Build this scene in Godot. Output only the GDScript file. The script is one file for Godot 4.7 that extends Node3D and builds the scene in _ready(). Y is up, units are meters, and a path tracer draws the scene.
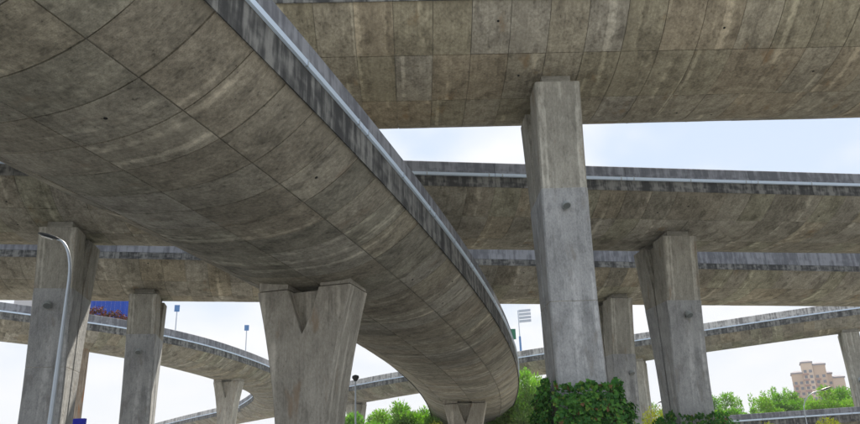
extends Node3D
# A stack of elevated roads seen from the ground beneath them.

var rng := RandomNumberGenerator.new()
var M := {}
var taken := {}
const UP := Vector3.UP

# ------------------------------------------------------------------ nodes
func numbered(called: String) -> String:
	if not taken.has(called):
		taken[called] = 0
		return called
	taken[called] += 1
	return "%s_%03d" % [called, taken[called]]

func tag(o: Node, label: String, category: String, group := "", kind := "") -> void:
	if label != "": o.set_meta("label", label)
	if category != "": o.set_meta("category", category)
	if group != "": o.set_meta("group", group)
	if kind != "": o.set_meta("kind", kind)

func thing(called: String, at: Vector3, label: String, category: String, group := "") -> Node3D:
	var o := Node3D.new()
	o.name = numbered(called)
	add_child(o)
	o.position = at
	tag(o, label, category, group)
	return o

func put(mesh: Mesh, called: String, m: Material, parent: Node3D, at := Vector3.ZERO) -> MeshInstance3D:
	var o := MeshInstance3D.new()
	o.mesh = mesh
	o.name = called
	o.material_override = m
	o.position = at
	o.cast_shadow = GeometryInstance3D.SHADOW_CASTING_SETTING_ON
	parent.add_child(o, true)
	return o

# ------------------------------------------------------------------ mesh helpers
func begin() -> SurfaceTool:
	var st := SurfaceTool.new()
	st.begin(Mesh.PRIMITIVE_TRIANGLES)
	return st

func vert(st: SurfaceTool, p: Vector3, n: Vector3, uv: Vector2) -> void:
	st.set_normal(n)
	st.set_uv(uv)
	st.add_vertex(p)

func quad(st: SurfaceTool, p: Array, n: Array, uv: Array) -> void:
	var fn: Vector3 = n[0] + n[2]
	var a: Vector3 = p[0]
	var b: Vector3 = p[1]
	var c: Vector3 = p[2]
	var order = [0, 1, 2, 0, 2, 3]
	var cr := (b - a).cross(c - a)
	if cr.length_squared() < 1e-12:
		cr = (c - a).cross(p[3] - a)
	if cr.dot(fn) > 0.0:
		order = [0, 2, 1, 0, 3, 2]
	for i in order:
		vert(st, p[i], n[i], uv[i])

func flat(st: SurfaceTool, a: Vector3, b: Vector3, c: Vector3, d: Vector3, out: Vector3, uv = null) -> void:
	var n := (c - a).cross(d - b).normalized()
	if n.dot(out) < 0.0: n = -n
	if uv == null:
		var w := (b - a).length()
		var h := (d - a).length()
		uv = [Vector2(0, 0), Vector2(w, 0), Vector2(w, h), Vector2(0, h)]
	quad(st, [a, b, c, d], [n, n, n, n], uv)

func box(st: SurfaceTool, c: Vector3, s: Vector3, bs := Basis.IDENTITY) -> void:
	var h := s * 0.5
	for ax in 3:
		for sg in [-1.0, 1.0]:
			var e := Vector3.ZERO
			e[ax] = sg * h[ax]
			var u := Vector3.ZERO
			u[(ax + 1) % 3] = h[(ax + 1) % 3]
			var v := Vector3.ZERO
			v[(ax + 2) % 3] = h[(ax + 2) % 3]
			flat(st, c + bs * (e - u - v), c + bs * (e + u - v), c + bs * (e + u + v), c + bs * (e - u + v), bs * e)

func tube(st: SurfaceTool, pts: Array, radii: Array, sides := 8) -> void:
	var rings := []
	for i in pts.size():
		var t: Vector3
		if i == 0: t = pts[1] - pts[0]
		elif i == pts.size() - 1: t = pts[i] - pts[i - 1]
		else: t = pts[i + 1] - pts[i - 1]
		t = t.normalized()
		var x := t.cross(Vector3(0.13, 0.21, 0.97)).normalized()
		var y := t.cross(x).normalized()
		var ring := []
		for k in sides:
			var a := TAU * k / sides
			ring.append(x * cos(a) + y * sin(a))
		rings.append(ring)
	for i in pts.size() - 1:
		for k in sides:
			var j := (k + 1) % sides
			quad(st, [pts[i] + rings[i][k] * radii[i], pts[i] + rings[i][j] * radii[i], pts[i + 1] + rings[i + 1][j] * radii[i + 1], pts[i + 1] + rings[i + 1][k] * radii[i + 1]],
				[rings[i][k], rings[i][j], rings[i + 1][j], rings[i + 1][k]],
				[Vector2(float(k) / sides, i), Vector2(float(k + 1) / sides, i), Vector2(float(k + 1) / sides, i + 1), Vector2(float(k) / sides, i + 1)])
	for e in [0, pts.size() - 1]:
		var out: Vector3 = (pts[0] - pts[1]) if e == 0 else (pts[e] - pts[e - 1])
		out = out.normalized()
		for k in range(1, sides - 1):
			var tri := [pts[e] + rings[e][0] * radii[e], pts[e] + rings[e][k] * radii[e], pts[e] + rings[e][k + 1] * radii[e]]
			if (tri[1] - tri[0]).cross(tri[2] - tri[0]).dot(out) > 0.0: tri = [tri[0], tri[2], tri[1]]
			for p in tri: vert(st, p, out, Vector2.ZERO)

# ------------------------------------------------------------------ computed textures
func grains(seed_: int, w: int, h: int, freq: float, to: int, octaves := 4) -> PackedByteArray:
	var n := FastNoiseLite.new()
	n.seed = seed_
	n.noise_type = FastNoiseLite.TYPE_SIMPLEX_SMOOTH
	n.frequency = freq
	n.fractal_octaves = octaves
	var im := n.get_seamless_image(w, h)
	im.convert(Image.FORMAT_L8)
	if w != to or h != to: im.resize(to, to, Image.INTERPOLATE_CUBIC)
	return im.get_data()

func tex(data: PackedByteArray, size: int) -> ImageTexture:
	var im := Image.create_from_data(size, size, false, Image.FORMAT_RGB8, data)
	im.generate_mipmaps()
	return ImageTexture.create_from_image(im)

func sstep(a: float, b: float, x: float) -> float:
	var t := clampf((x - a) / (b - a), 0.0, 1.0)
	return t * t * (3.0 - 2.0 * t)

# board-marked concrete: clouds, blotches, streaks along v, pale lime runs, rust, pits
func concrete_tex(seed_: int, dark: Color, light: Color, rust: Color, streak := 0.3, rust_at := 0.66, pale_at := 0.7, clouds := 0.6, bite := 1.0) -> ImageTexture:
	var S := 1024
	var a := grains(seed_, 256, 256, 0.012, S, 5)
	var b := grains(seed_ + 1, 512, 512, 0.028, S, 6)
	var f := grains(seed_ + 6, S, S, 0.06, S, 5)
	var g := grains(seed_ + 2, S, S, 0.22, S, 3)
	var st := grains(seed_ + 3, 512, 24, 0.09, S, 4)
	var fl := grains(seed_ + 7, 1024, 20, 0.25, S, 3)
	var dk := grains(seed_ + 8, 512, 256, 0.02, S, 6)
	var pl := grains(seed_ + 4, 256, 12, 0.035, S, 3)
	var r := grains(seed_ + 5, 256, 128, 0.022, S, 5)
	var d := PackedByteArray()
	d.resize(S * S * 3)
	var k := 0
	for i in S * S:
		var bb := b[i] / 255.0
		var gg := g[i] / 255.0
		var v := 0.5 + clouds * (a[i] / 255.0 - 0.5) + bite * (0.45 * (bb - 0.5) + 0.5 * (gg - 0.5) + 0.52 * (f[i] / 255.0 - 0.5) + 0.22 * (fl[i] / 255.0 - 0.5)) - 0.26 * bite * sstep(0.64, 0.74, dk[i] / 255.0 + 0.2 * (gg - 0.5)) + streak * (st[i] / 255.0 - 0.5)
		var pale := sstep(pale_at, pale_at + 0.2, pl[i] / 255.0 + 0.18 * (bb - 0.5))
		v += 0.45 * pale
		if f[i] < 52 and bb < 0.44: v -= 0.35
		if gg < 0.17 and bb > 0.5: v -= 0.3
		var ru := sstep(rust_at, rust_at + 0.2, r[i] / 255.0 + 0.25 * (gg - 0.5)) * 0.75
		var c := dark.lerp(light, clampf(v, -0.15, 1.25)).lerp(rust, ru)
		d[k] = clampi(int(c.r * 255.0), 0, 255)
		d[k + 1] = clampi(int(c.g * 255.0), 0, 255)
		d[k + 2] = clampi(int(c.b * 255.0), 0, 255)
		k += 3
	return tex(d, S)

# rain-streaked edge: soot runs hanging from the top edge, washed gaps between (v 0 = bottom)
func runs_tex(seed_: int, dark: Color, light: Color, amount: float, fine: float) -> ImageTexture:
	var S := 1024
	var st := grains(seed_, 1024, 6, 0.05, S, 4)
	var fs := grains(seed_ + 1, 1024, 4, 0.2, S, 3)
	var b := grains(seed_ + 2, 1024, 72, 0.025, S, 5)
	var g := grains(seed_ + 3, 1024, 90, 0.3, S, 2)
	var lo := grains(seed_ + 4, 256, 4, 0.03, S, 3)
	var d := PackedByteArray()
	d.resize(S * S * 3)
	var k := 0
	for y in S:
		for x in S:
			var i := y * S + x
			var soot := sstep(0.2, 0.8, st[i] / 255.0 * 0.72 + b[i] / 255.0 * 0.28 + amount + 0.5 * (lo[i] / 255.0 - 0.5) + fine * (fs[i] / 255.0 - 0.5))
			var v := 1.0 - soot + 0.2 * (g[i] / 255.0 - 0.5)
			var c := dark.lerp(light, clampf(v, 0.0, 1.1))
			d[k] = clampi(int(c.r * 255.0), 0, 255)
			d[k + 1] = clampi(int(c.g * 255.0), 0, 255)
			d[k + 2] = clampi(int(c.b * 255.0), 0, 255)
			k += 3
	return tex(d, S)

func rough_normal(seed_: int) -> ImageTexture:
	var n := FastNoiseLite.new()
	n.seed = seed_
	n.frequency = 0.06
	n.fractal_octaves = 5
	var im := n.get_seamless_image(512, 512)
	im.convert(Image.FORMAT_RGBA8)
	im.bump_map_to_normal_map(2.5)
	im.generate_mipmaps()
	return ImageTexture.create_from_image(im)

func mat(c: Color, rough := 0.85, t: Texture2D = null, scale := Vector3.ONE, nrm: Texture2D = null) -> StandardMaterial3D:
	var m := StandardMaterial3D.new()
	m.albedo_color = c
	m.roughness = rough
	m.metallic_specular = 0.35
	if t: m.albedo_texture = t
	m.uv1_scale = scale
	if nrm:
		m.normal_enabled = true
		m.normal_texture = nrm
		m.normal_scale = 0.55
	return m

func lin(r: float, g: float, b: float) -> Color:
	return Color(r, g, b).linear_to_srgb()

func make_materials() -> void:
	var nt := rough_normal(77)
	var eighth := Vector3(0.125, 0.125, 1)
	var t_ramp := concrete_tex(11, lin(0.16, 0.153, 0.13), lin(0.58, 0.555, 0.475), lin(0.25, 0.21, 0.165), 0.14, 0.82, 0.74, 0.4, 0.9)
	var t_deck := concrete_tex(31, lin(0.17, 0.16, 0.13), lin(0.53, 0.505, 0.43), lin(0.26, 0.19, 0.12), 0.18, 0.82, 0.76, 0.5)
	var t_tan := concrete_tex(37, lin(0.2, 0.185, 0.15), lin(0.58, 0.55, 0.46), lin(0.3, 0.215, 0.13), 0.2, 0.78, 0.76, 0.4)
	var t_pier := concrete_tex(51, lin(0.24, 0.225, 0.19), lin(0.56, 0.53, 0.46), lin(0.3, 0.22, 0.15), 0.24, 0.78, 0.72, 0.42, 0.8)
	var t_coat := concrete_tex(71, lin(0.23, 0.238, 0.24), lin(0.49, 0.5, 0.5), lin(0.26, 0.25, 0.23), 0.24, 0.76, 0.74, 0.45, 0.85)
	M.ramp = []
	for c in [Color(1, 1, 1), Color(0.96, 0.955, 0.94), Color(0.97, 0.95, 0.92), Color(0.88, 0.88, 0.865), Color(1, 0.99, 0.97), Color(0.92, 0.905, 0.88), Color(0.94, 0.94, 0.92), Color(1, 0.985, 0.95)]:
		M.ramp.append(mat(c, 0.88, t_ramp, eighth, nt))
	M.deck = []
	for c in [Color(1, 1, 1), Color(0.96, 0.96, 0.95), Color(1, 0.98, 0.94), Color(0.97, 0.98, 0.94), Color(0.93, 0.92, 0.9)]:
		M.deck.append(mat(c, 0.9, t_deck, eighth, nt))
	M.deck_tan = []
	for c in [Color(1, 1, 1), Color(1, 0.97, 0.92), Color(0.96, 0.95, 0.9), Color(1, 0.99, 0.96)]:
		M.deck_tan.append(mat(c, 0.9, t_tan, eighth, nt))
	M.core = mat(lin(0.27, 0.26, 0.23), 0.95)
	M.pier = mat(Color(1, 1, 1), 0.85, t_pier, Vector3(0.2, 0.1, 1), nt)
	M.pier_grey = mat(Color(0.92, 0.93, 0.93), 0.85, t_pier, Vector3(0.2, 0.1, 1), nt)
	M.coat = mat(Color(1, 1, 1), 0.7, t_coat, Vector3(0.25, 0.15, 1), nt)
	M.fascia = mat(Color(1, 1, 1), 0.85, runs_tex(91, lin(0.05, 0.051, 0.05), lin(0.23, 0.23, 0.215), 0.03, 0.34), Vector3(0.047, 1, 1))
	M.parapet = mat(Color(1, 1, 1), 0.85, runs_tex(111, lin(0.135, 0.14, 0.155), lin(0.27, 0.28, 0.3), 0.0, 0.28), Vector3(0.047, 1, 1))
	M.parapet_pale = mat(Color(1, 1, 1), 0.85, runs_tex(131, lin(0.2, 0.195, 0.19), lin(0.56, 0.55, 0.53), -0.08, 0.5), Vector3(0.047, 1, 1))
	M.channel = mat(lin(0.66, 0.78, 0.92), 0.4)
	M.channel.metallic = 0.25
	M.rubber = mat(lin(0.02, 0.02, 0.02), 0.8)
	M.galv = mat(lin(0.5, 0.56, 0.62), 0.4)
	M.galv.metallic = 0.5
	M.dark_metal = mat(lin(0.06, 0.065, 0.07), 0.5)
	M.lamp_grey = mat(lin(0.32, 0.35, 0.35), 0.5)
	M.lens = mat(lin(0.16, 0.18, 0.18), 0.12)
	M.bark = mat(lin(0.1, 0.075, 0.05), 0.95)

# ------------------------------------------------------------------ road paths
# a path keeps the road's centre at the height of the girder's lower edge, and the vector to its right edge
func path_of(centres: Array, rights: Array, s0: float, ds: float) -> Dictionary:
	return {"p": centres, "r": rights, "s0": s0, "ds": ds, "s1": s0 + ds * (centres.size() - 1)}

func at(path: Dictionary, s: float) -> Array:
	var f := clampf((s - path.s0) / path.ds, 0.0, path.p.size() - 1.001)
	var i := int(f)
	var w := f - i
	return [(path.p[i] as Vector3).lerp(path.p[i + 1], w), (path.r[i] as Vector3).lerp(path.r[i + 1], w)]

func ramp_path() -> Dictionary:
	var cs := []
	var rs := []
	var ds := 0.5
	var h := 0.326
	var bank := -0.226 / 4.29
	var start := Vector3(-8.447, 9.456, -9.277)
	for i in range(-80, 0):
		cs.append(start + (Vector3(sin(h), -0.036, -cos(h))) * (i * ds))
		rs.append(Vector3(cos(h), bank, sin(h)))
	var p := start
	for i in 261:
		var t := i * ds / 130.0
		cs.append(p)
		rs.append(Vector3(cos(h), bank, sin(h)))
		var k := 0.0
		if t < 0.33: k = lerpf(-0.403, -0.499, t / 0.33)
		elif t < 0.66: k = lerpf(-0.499, -0.125, (t - 0.33) / 0.33)
		else: k = lerpf(-0.125, -0.018, (t - 0.66) / 0.34)
		var g := lerpf(-3.733, -3.217, minf(t / 0.4, 1.0)) if t < 0.4 else lerpf(-3.217, -3.016, (t - 0.4) / 0.6)
		h += k * 0.01 * ds
		p += Vector3(sin(h), g * 0.01, -cos(h)) * ds
	return path_of(cs, rs, -40.0, ds)

func straight_path(a: Vector3, b: Vector3) -> Dictionary:
	var l := a.distance_to(b)
	var n := int(ceil(l / 2.0))
	var d := (b - a).normalized()
	var r := Vector3(-d.z, 0, d.x).normalized()
	var cs := []
	var rs := []
	for i in n + 1:
		cs.append(a.lerp(b, float(i) / n))
		rs.append(r)
	return path_of(cs, rs, 0.0, l / n)

# points on the near (right-hand) upper edge, walked from left to right
func edge_path(edge: Array, drop: float, half: float) -> Dictionary:
	var cv := Curve3D.new()
	for i in edge.size():
		var a: Vector3 = edge[max(i - 1, 0)]
		var b: Vector3 = edge[min(i + 1, edge.size() - 1)]
		var t := (b - a) / 6.0
		cv.add_point(edge[i], -t, t)
	var l := cv.get_baked_length()
	var n := int(l / 1.0)
	var cs := []
	var rs := []
	for i in n + 1:
		var s := l * i / n
		var p := cv.sample_baked(s, true)
		var d := (cv.sample_baked(minf(s + 0.5, l), true) - cv.sample_baked(maxf(s - 0.5, 0), true)).normalized()
		var r := Vector3(-d.z, 0, d.x).normalized()
		cs.append(p - r * half - UP * drop)
		rs.append(r)
	return path_of(cs, rs, 0.0, l / n)

# ------------------------------------------------------------------ girders
func belly(u: float, W: float, D: float) -> Vector2:
	return Vector2(u * (W * 0.5 - 0.055), -D * (1.0 - pow(absf(u), 2.8)))

func belly_normal(u: float, W: float, D: float) -> Vector2:
	var a := belly(clampf(u - 0.006, -1, 1), W, D)
	var b := belly(clampf(u + 0.006, -1, 1), W, D)
	var t := (b - a).normalized()
	return Vector2(t.y, -t.x)

func on_belly(fr: Array, u: float, W: float, D: float, lift: float) -> Array:
	var q := belly(u, W, D)
	var n := belly_normal(u, W, D)
	q += n * lift
	var r: Vector3 = fr[1]
	var nn := (r * n.x + UP * n.y).normalized()
	return [fr[0] + r * q.x + UP * q.y, nn]

# one formwork panel of the underside with its edges
func soffit_panel(st: SurfaceTool, path: Dictionary, W: float, D: float, s0: float, s1: float, u0: float, u1: float, lift: float, off: Vector2, segs := 6) -> void:
	var A := at(path, s0)
	var B := at(path, s1)
	var prev := []
	for i in segs + 1:
		var u := lerpf(u0, u1, float(i) / segs)
		var a := on_belly(A, u, W, D, lift)
		var b := on_belly(B, u, W, D, lift)
		var v := belly(u, W, D).x * 1.05 + off.y
		var cur := [a[0], b[0], a[1], b[1], Vector2(s0 + off.x, v), Vector2(s1 + off.x, v)]
		if i > 0:
			quad(st, [prev[0], prev[1], cur[1], cur[0]], [prev[2], prev[3], cur[3], cur[2]], [prev[4], prev[5], cur[5], cur[4]])
			var back := -0.05
			var ta: Vector3 = (A[0] - B[0]).normalized()
			quad(st, [prev[0], cur[0], cur[0] + cur[2] * back, prev[0] + prev[2] * back], [ta, ta, ta, ta], [prev[4], cur[4], cur[4], prev[4]])
			quad(st, [prev[1], cur[1], cur[1] + cur[3] * back, prev[1] + prev[3] * back], [-ta, -ta, -ta, -ta], [prev[5], cur[5], cur[5], prev[5]])
		if i == 0 or i == segs:
			var sd: Vector3 = A[1] * (-1.0 if i == 0 else 1.0)
			sd = sd.normalized()
			quad(st, [cur[0], cur[1], cur[1] - cur[3] * 0.05, cur[0] - cur[2] * 0.05], [sd, sd, sd, sd], [cur[4], cur[5], cur[5], cur[4]])
		prev = cur

# sweep a closed section (x to the right, y up) along the path
func sweep(st: SurfaceTool, path: Dictionary, s0: float, s1: float, sec: Array, step := 1.25, uo := 0.0) -> void:
	var n: int = max(1, int(ceil((s1 - s0) / step)))
	var cen := Vector2.ZERO
	var lo := 1e9
	var hi := -1e9
	for q in sec:
		cen += q / sec.size()
		lo = minf(lo, q.y)
		hi = maxf(hi, q.y)
	var prev := []
	var pf := []
	for i in n + 1:
		var s := lerpf(s0, s1, float(i) / n)
		var fr := at(path, s)
		var cur := []
		for q in sec: cur.append(fr[0] + fr[1] * q.x + UP * q.y)
		if i > 0:
			var sp := lerpf(s0, s1, float(i - 1) / n)
			for k in sec.size():
				var j: int = (k + 1) % sec.size()
				var e: Vector2 = sec[j] - sec[k]
				var n2 := Vector2(e.y, -e.x).normalized()
				if n2.dot((sec[j] + sec[k]) * 0.5 - cen) < 0.0: n2 = -n2
				var na: Vector3 = (pf[1] * n2.x + UP * n2.y).normalized()
				var nb: Vector3 = (fr[1] * n2.x + UP * n2.y).normalized()
				var vk: float = 1.0 - (sec[k].y - lo) / (hi - lo)
				var vj: float = 1.0 - (sec[j].y - lo) / (hi - lo)
				quad(st, [prev[k], cur[k], cur[j], prev[j]], [na, nb, nb, na], [Vector2(sp + uo, vk), Vector2(s + uo, vk), Vector2(s + uo, vj), Vector2(sp + uo, vj)])
		if i == 0 or i == n:
			var o: Vector3 = (at(path, s0)[0] - at(path, s1)[0]).normalized() * (1.0 if i == 0 else -1.0)
			for k in range(1, sec.size() - 1):
				var tri := [cur[0], cur[k], cur[k + 1]]
				if (tri[1] - tri[0]).cross(tri[2] - tri[0]).dot(o) > 0.0: tri = [cur[0], cur[k + 1], cur[k]]
				for p in tri: vert(st, p, o, Vector2.ZERO)
		prev = cur
		pf = fr

# o: W, D, f1 (edge height), f2 (parapet), strips (panel joints), mats, near0/near1 (panels built singly), step
func girder(called: String, path: Dictionary, o: Dictionary, label: String, category: String, group := "") -> Node3D:
	var W: float = o.W
	var D: float = o.D
	var f1: float = o.f1
	var f2: float = o.f2
	var mid: Vector3 = at(path, (o.near0 + o.near1) * 0.5)[0]
	mid.y = mid.y - D
	var t := thing(called, mid, label, category, group)
	var back := -mid
	var st := begin()
	var sec := []
	for i in 25:
		var u := lerpf(-1.0, 1.0, i / 24.0)
		sec.append(belly(u, W, D) - belly_normal(u, W, D) * 0.048)
	sec.append(Vector2(W * 0.5 - 0.17, f1 - 0.06))
	sec.append(Vector2(-W * 0.5 + 0.17, f1 - 0.06))
	sweep(st, path, path.s0, path.s1, sec, 2.0)
	put(st.commit(), "girder_core", M.core, t, back)
	# underside panels
	var mats: Array = o.mats
	var far := []
	for m in mats: far.append(null)
	var s: float = path.s0
	var strips: Array = o.strips
	var ext: float = o.get("extent", path.s1)
	while s < ext - 0.3:
		var s1: float = minf(s + 1.22, ext)
		for k in strips.size() - 1:
			var g0: float = rng.randf_range(0.004, 0.013) * o.get("seam", 0.95)
			var u0: float = strips[k]
			var u1: float = strips[k + 1]
			var hw := W * 0.5
			u0 += (0.013 + rng.randf() * 0.008) / hw if k > 0 else rng.randf_range(0.0, 0.004)
			u1 -= (0.013 + rng.randf() * 0.008) / hw if k < strips.size() - 2 else rng.randf_range(0.0, 0.005)
			var lift := rng.randf_range(-0.006, 0.006)
			var off := Vector2(rng.randf() * 8.0, rng.randf() * 8.0)
			if rng.randf() < 0.72: off = Vector2.ZERO
			var mi := rng.randi() % mats.size()
			if s1 > o.near0 and s < o.near1:
				var ps := begin()
				soffit_panel(ps, path, W, D, s + g0, s1 - g0, u0, u1, lift, off)
				var pn := put(ps.commit(), "soffit_panel", mats[mi], t, back)
				if rng.randf() < 0.16:
					var hole := on_belly(at(path, s + rng.randf_range(0.25, 0.95)), lerpf(u0, u1, rng.randf_range(0.15, 0.85)), W, D, lift)
					var hs := begin()
					tube(hs, [hole[0] - hole[1] * 0.03, hole[0] + hole[1] * 0.004], [0.045, 0.04], 10)
					put(hs.commit(), "tie_hole_shade_disc", M.rubber, pn)  # no plug: black disc painted in for the shade inside an open tie hole
			else:
				if far[mi] == null: far[mi] = begin()
				soffit_panel(far[mi], path, W, D, s + g0, s1 - g0, u0, u1, lift, off, 4)
		s += 1.22
	for mi in mats.size():
		if far[mi] != null:
			tag(put(far[mi].commit(), "distant_soffit_panels", mats[mi], t, back), "", "", "", "stuff")
	# edge beams, parapets and the pale channel along both sides
	for sg in [1.0, -1.0]:
		var fs := [Vector2(W * 0.5 - 0.035, -0.04), Vector2(W * 0.5, -0.05), Vector2(W * 0.5, f1 - 0.02), Vector2(W * 0.5 - 0.15, f1 - 0.02), Vector2(W * 0.5 - 0.15, 0.25)]
		var pp := [Vector2(W * 0.5 - 0.03, f1), Vector2(W * 0.5 - 0.05, f1 + f2 - 0.04), Vector2(W * 0.5 - 0.09, f1 + f2), Vector2(W * 0.5 - 0.22, f1 + f2), Vector2(W * 0.5 - 0.26, f1 + f2 - 0.04), Vector2(W * 0.5 - 0.28, f1)]
		var ch := [Vector2(W * 0.5 + 0.006, f1 - 0.09), Vector2(W * 0.5 + 0.075, f1 - 0.075), Vector2(W * 0.5 + 0.085, f1 + 0.05), Vector2(W * 0.5 + 0.006, f1 + 0.075)]
		for sec2 in [fs, pp, ch]:
			for i in sec2.size(): sec2[i].x *= sg
		var q: float = path.s0
		while q < ext - 1.0:
			var q1: float = minf(q + o.step, ext)
			var uo: float = floor(rng.randf() * 40.0) * 0.3 if sg < 0 else 0.0
			var a := begin()
			sweep(a, path, q + 0.006, q1 - 0.006, fs, 1.25, uo)
			put(a.commit(), "edge_beam", o.get("fascia", M.fascia), t, back)
			var b := begin()
			sweep(b, path, q + 0.008, q1 - 0.008, pp, 1.25, uo + 3.7)
			put(b.commit(), "parapet_panel", o.get("parapet", M.parapet), t, back)
			q += o.step
		if o.get("channel", true):
			var w0: float = path.s0
			while w0 < ext - 0.5:
				var w1: float = minf(w0 + 6.1, ext)
				var c := begin()
				sweep(c, path, w0 + 0.012, w1 - 0.012, ch, 1.25)
				var cm := put(c.commit(), "metal_channel", M.channel, t, back)
				var cb := begin()
				for q2 in [0.3, 3.05, 5.8]:
					if w0 + q2 + 0.1 > ext: continue
					var bp := []
					for v in ch: bp.append(Vector2(v.x + (0.012 * sg if absf(v.x) > W * 0.5 + 0.03 else 0.0), v.y + (0.012 if v.y > f1 else -0.012)))
					sweep(cb, path, w0 + q2, w0 + q2 + 0.05, bp, 1.0)
				if w0 + 0.4 < ext: put(cb.commit(), "clamps", M.galv, cm)
				w0 += 6.1
	return t

# ------------------------------------------------------------------ piers
func outline(y: float, H: float, wb: float, wt: float, flare: float) -> float:
	var k := clampf((y - (H - flare)) / flare, 0.0, 1.0)
	return lerpf(wb, wt, pow(k, 1.55))

func loop8(a0: float, a1: float, hb: float, c0: float, c1: float, y: float) -> Array:
	return [Vector3(a0 + c0, y, -hb), Vector3(a1 - c1, y, -hb), Vector3(a1, y, -hb + c1), Vector3(a1, y, hb - c1), Vector3(a1 - c1, y, hb), Vector3(a0 + c0, y, hb), Vector3(a0, y, hb - c0), Vector3(a0, y, -hb + c0)]

func skin(st: SurfaceTool, loops: Array, cap_top := true) -> void:
	for i in loops.size() - 1:
		for k in 8:
			var j := (k + 1) % 8
			var a: Vector3 = loops[i][k]
			var b: Vector3 = loops[i][j]
			var c: Vector3 = loops[i + 1][j]
			var d: Vector3 = loops[i + 1][k]
			var w := a.distance_to(b)
			if w > 0.0005 or c.distance_to(d) > 0.0005:
				var cen := Vector3.ZERO
				for q in loops[i]: cen += q / 8.0
				var out := (a + b) * 0.5 - cen
				out.y = 0
				var uvs := []
				for q in [a, b, c, d]: uvs.append(Vector2(q.x + 1.3 if absf(out.z) > absf(out.x) else q.z + 4.1, q.y))
				flat(st, a, b, c, d, out, uvs)
	if cap_top:
		var l: Array = loops[loops.size() - 1]
		for k in range(1, 7):
			var tri := [l[0], l[k], l[k + 1]]
			if (tri[1] - tri[0]).cross(tri[2] - tri[0]).y > 0.0: tri = [l[0], l[k + 1], l[k]]
			for p in tri: vert(st, p, UP, Vector2(p.x, p.z))

# base: ground point below the road; r: across the road
func pier(called: String, base: Vector3, r: Vector3, top: float, o: Dictionary, label: String, group: String) -> Node3D:
	var t := thing(called, base, label, "pier", group)
	r.y = 0
	r = r.normalized()
	t.basis = Basis(r, UP, r.cross(UP))
	var H := top - float(o.get("gap", 0.22))
	var wb: float = o.get("wb", 0.9)
	var wt: float = o.get("wt", 1.7)
	var hb: float = o.get("t", 1.6) * 0.5
	var flare: float = o.get("flare", 4.2)
	var vd: float = o.get("vd", 1.9)
	var vw: float = o.get("vw", 0.72)
	var ch := 0.05
	var m: Material = o.get("mat", M.pier)
	var yv := H - vd
	var st := begin()
	var lower := []
	var ys := [0.0]
	var y := 1.2
	while y < yv - 0.3:
		ys.append(y)
		y += 0.6 if y > H - flare - 0.6 else 1.5
	ys.append(yv)
	var slot: float = o.get("slot", 0.0)
	if slot == 0.0:
		for yy in ys:
			var w := outline(yy, H, wb, wt, flare)
			lower.append(loop8(-w, w, hb, ch, ch, yy))
		skin(st, lower, true)
	for sg in [-1.0, 1.0]:
		var ls := []
		if slot > 0.0:
			for yy in ys.slice(0, ys.size() - 1):
				var w := outline(yy, H, wb, wt, flare)
				ls.append(loop8(slot, w, hb, 0.02, ch, yy) if sg > 0 else loop8(-w, -slot, hb, ch, 0.02, yy))
		for i in 8:
			var f := i / 7.0
			var yy := lerpf(yv, H, f)
			var w := outline(yy, H, wb, wt, flare)
			var inner := maxf(vw * pow(f, 0.85), slot)
			if sg > 0: ls.append(loop8(inner, w, hb, minf(ch * 0.6, inner * 0.2), ch, yy))
			else: ls.append(loop8(-w, -inner, hb, ch, minf(ch * 0.6, inner * 0.2), yy))
		skin(st, ls, true)
	put(st.commit(), "shaft", m, t)
	var ws := begin()
	var wl := []
	if slot > 0.0: wl.append(loop8(-slot - 0.12, slot + 0.12, hb - 0.3, 0.0, 0.0, 0.0))
	for i in 5:
		var f := i / 4.0
		var inner := vw * pow(f, 0.85) + 0.12
		wl.append(loop8(-inner, inner, hb - 0.38, 0.0, 0.0, lerpf(yv - 0.25, H - 0.03, f)))
	skin(ws, wl, true)
	put(ws.commit(), "recessed_web", m, t)
	for sg in [-1.0, 1.0]:
		var bw := (wt - vw) * 0.94
		var cx: float = sg * (vw + wt) * 0.5
		var b := begin()
		box(b, Vector3(cx, H + 0.05 + 0.25, 0), Vector3(bw * o.get("bear", 1.0), 0.5, hb * 1.8 * o.get("bear", 1.0)))
		var br := put(b.commit(), "bearing_block", m, t)
		var p := begin()
		box(p, Vector3(cx, H + 0.024, 0), Vector3(bw * 0.8, 0.056, hb * 1.4))
		put(p.commit(), "rubber_pad", M.rubber, br)
	var tops: Array = o.get("coat", [])
	var from := 0.0
	for ct in tops:
		var levels := []
		var yy := from
		while yy < ct - 0.1:
			levels.append([yy, 0.009])
			yy += 0.8
		levels.append([ct, 0.009])
		levels.append([ct + 0.012, 0.002])
		var cs := begin()
		for sg in ([-1.0, 1.0] if slot > 0.0 else [0.0]):
			var cl := []
			for lv in levels:
				var w: float = outline(lv[0], H, wb, wt, flare) + lv[1]
				var hh: float = hb + lv[1]
				if sg == 0.0: cl.append(loop8(-w, w, hh, ch, ch, lv[0]))
				elif sg > 0.0: cl.append(loop8(slot - lv[1], w, hh, 0.02, ch, lv[0]))
				else: cl.append(loop8(-w, -slot + lv[1], hh, ch, 0.02, lv[0]))
			skin(cs, cl, false)
		put(cs.commit(), "paint_coat", M.coat, t)
		from = ct + 0.035
	return t

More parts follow.
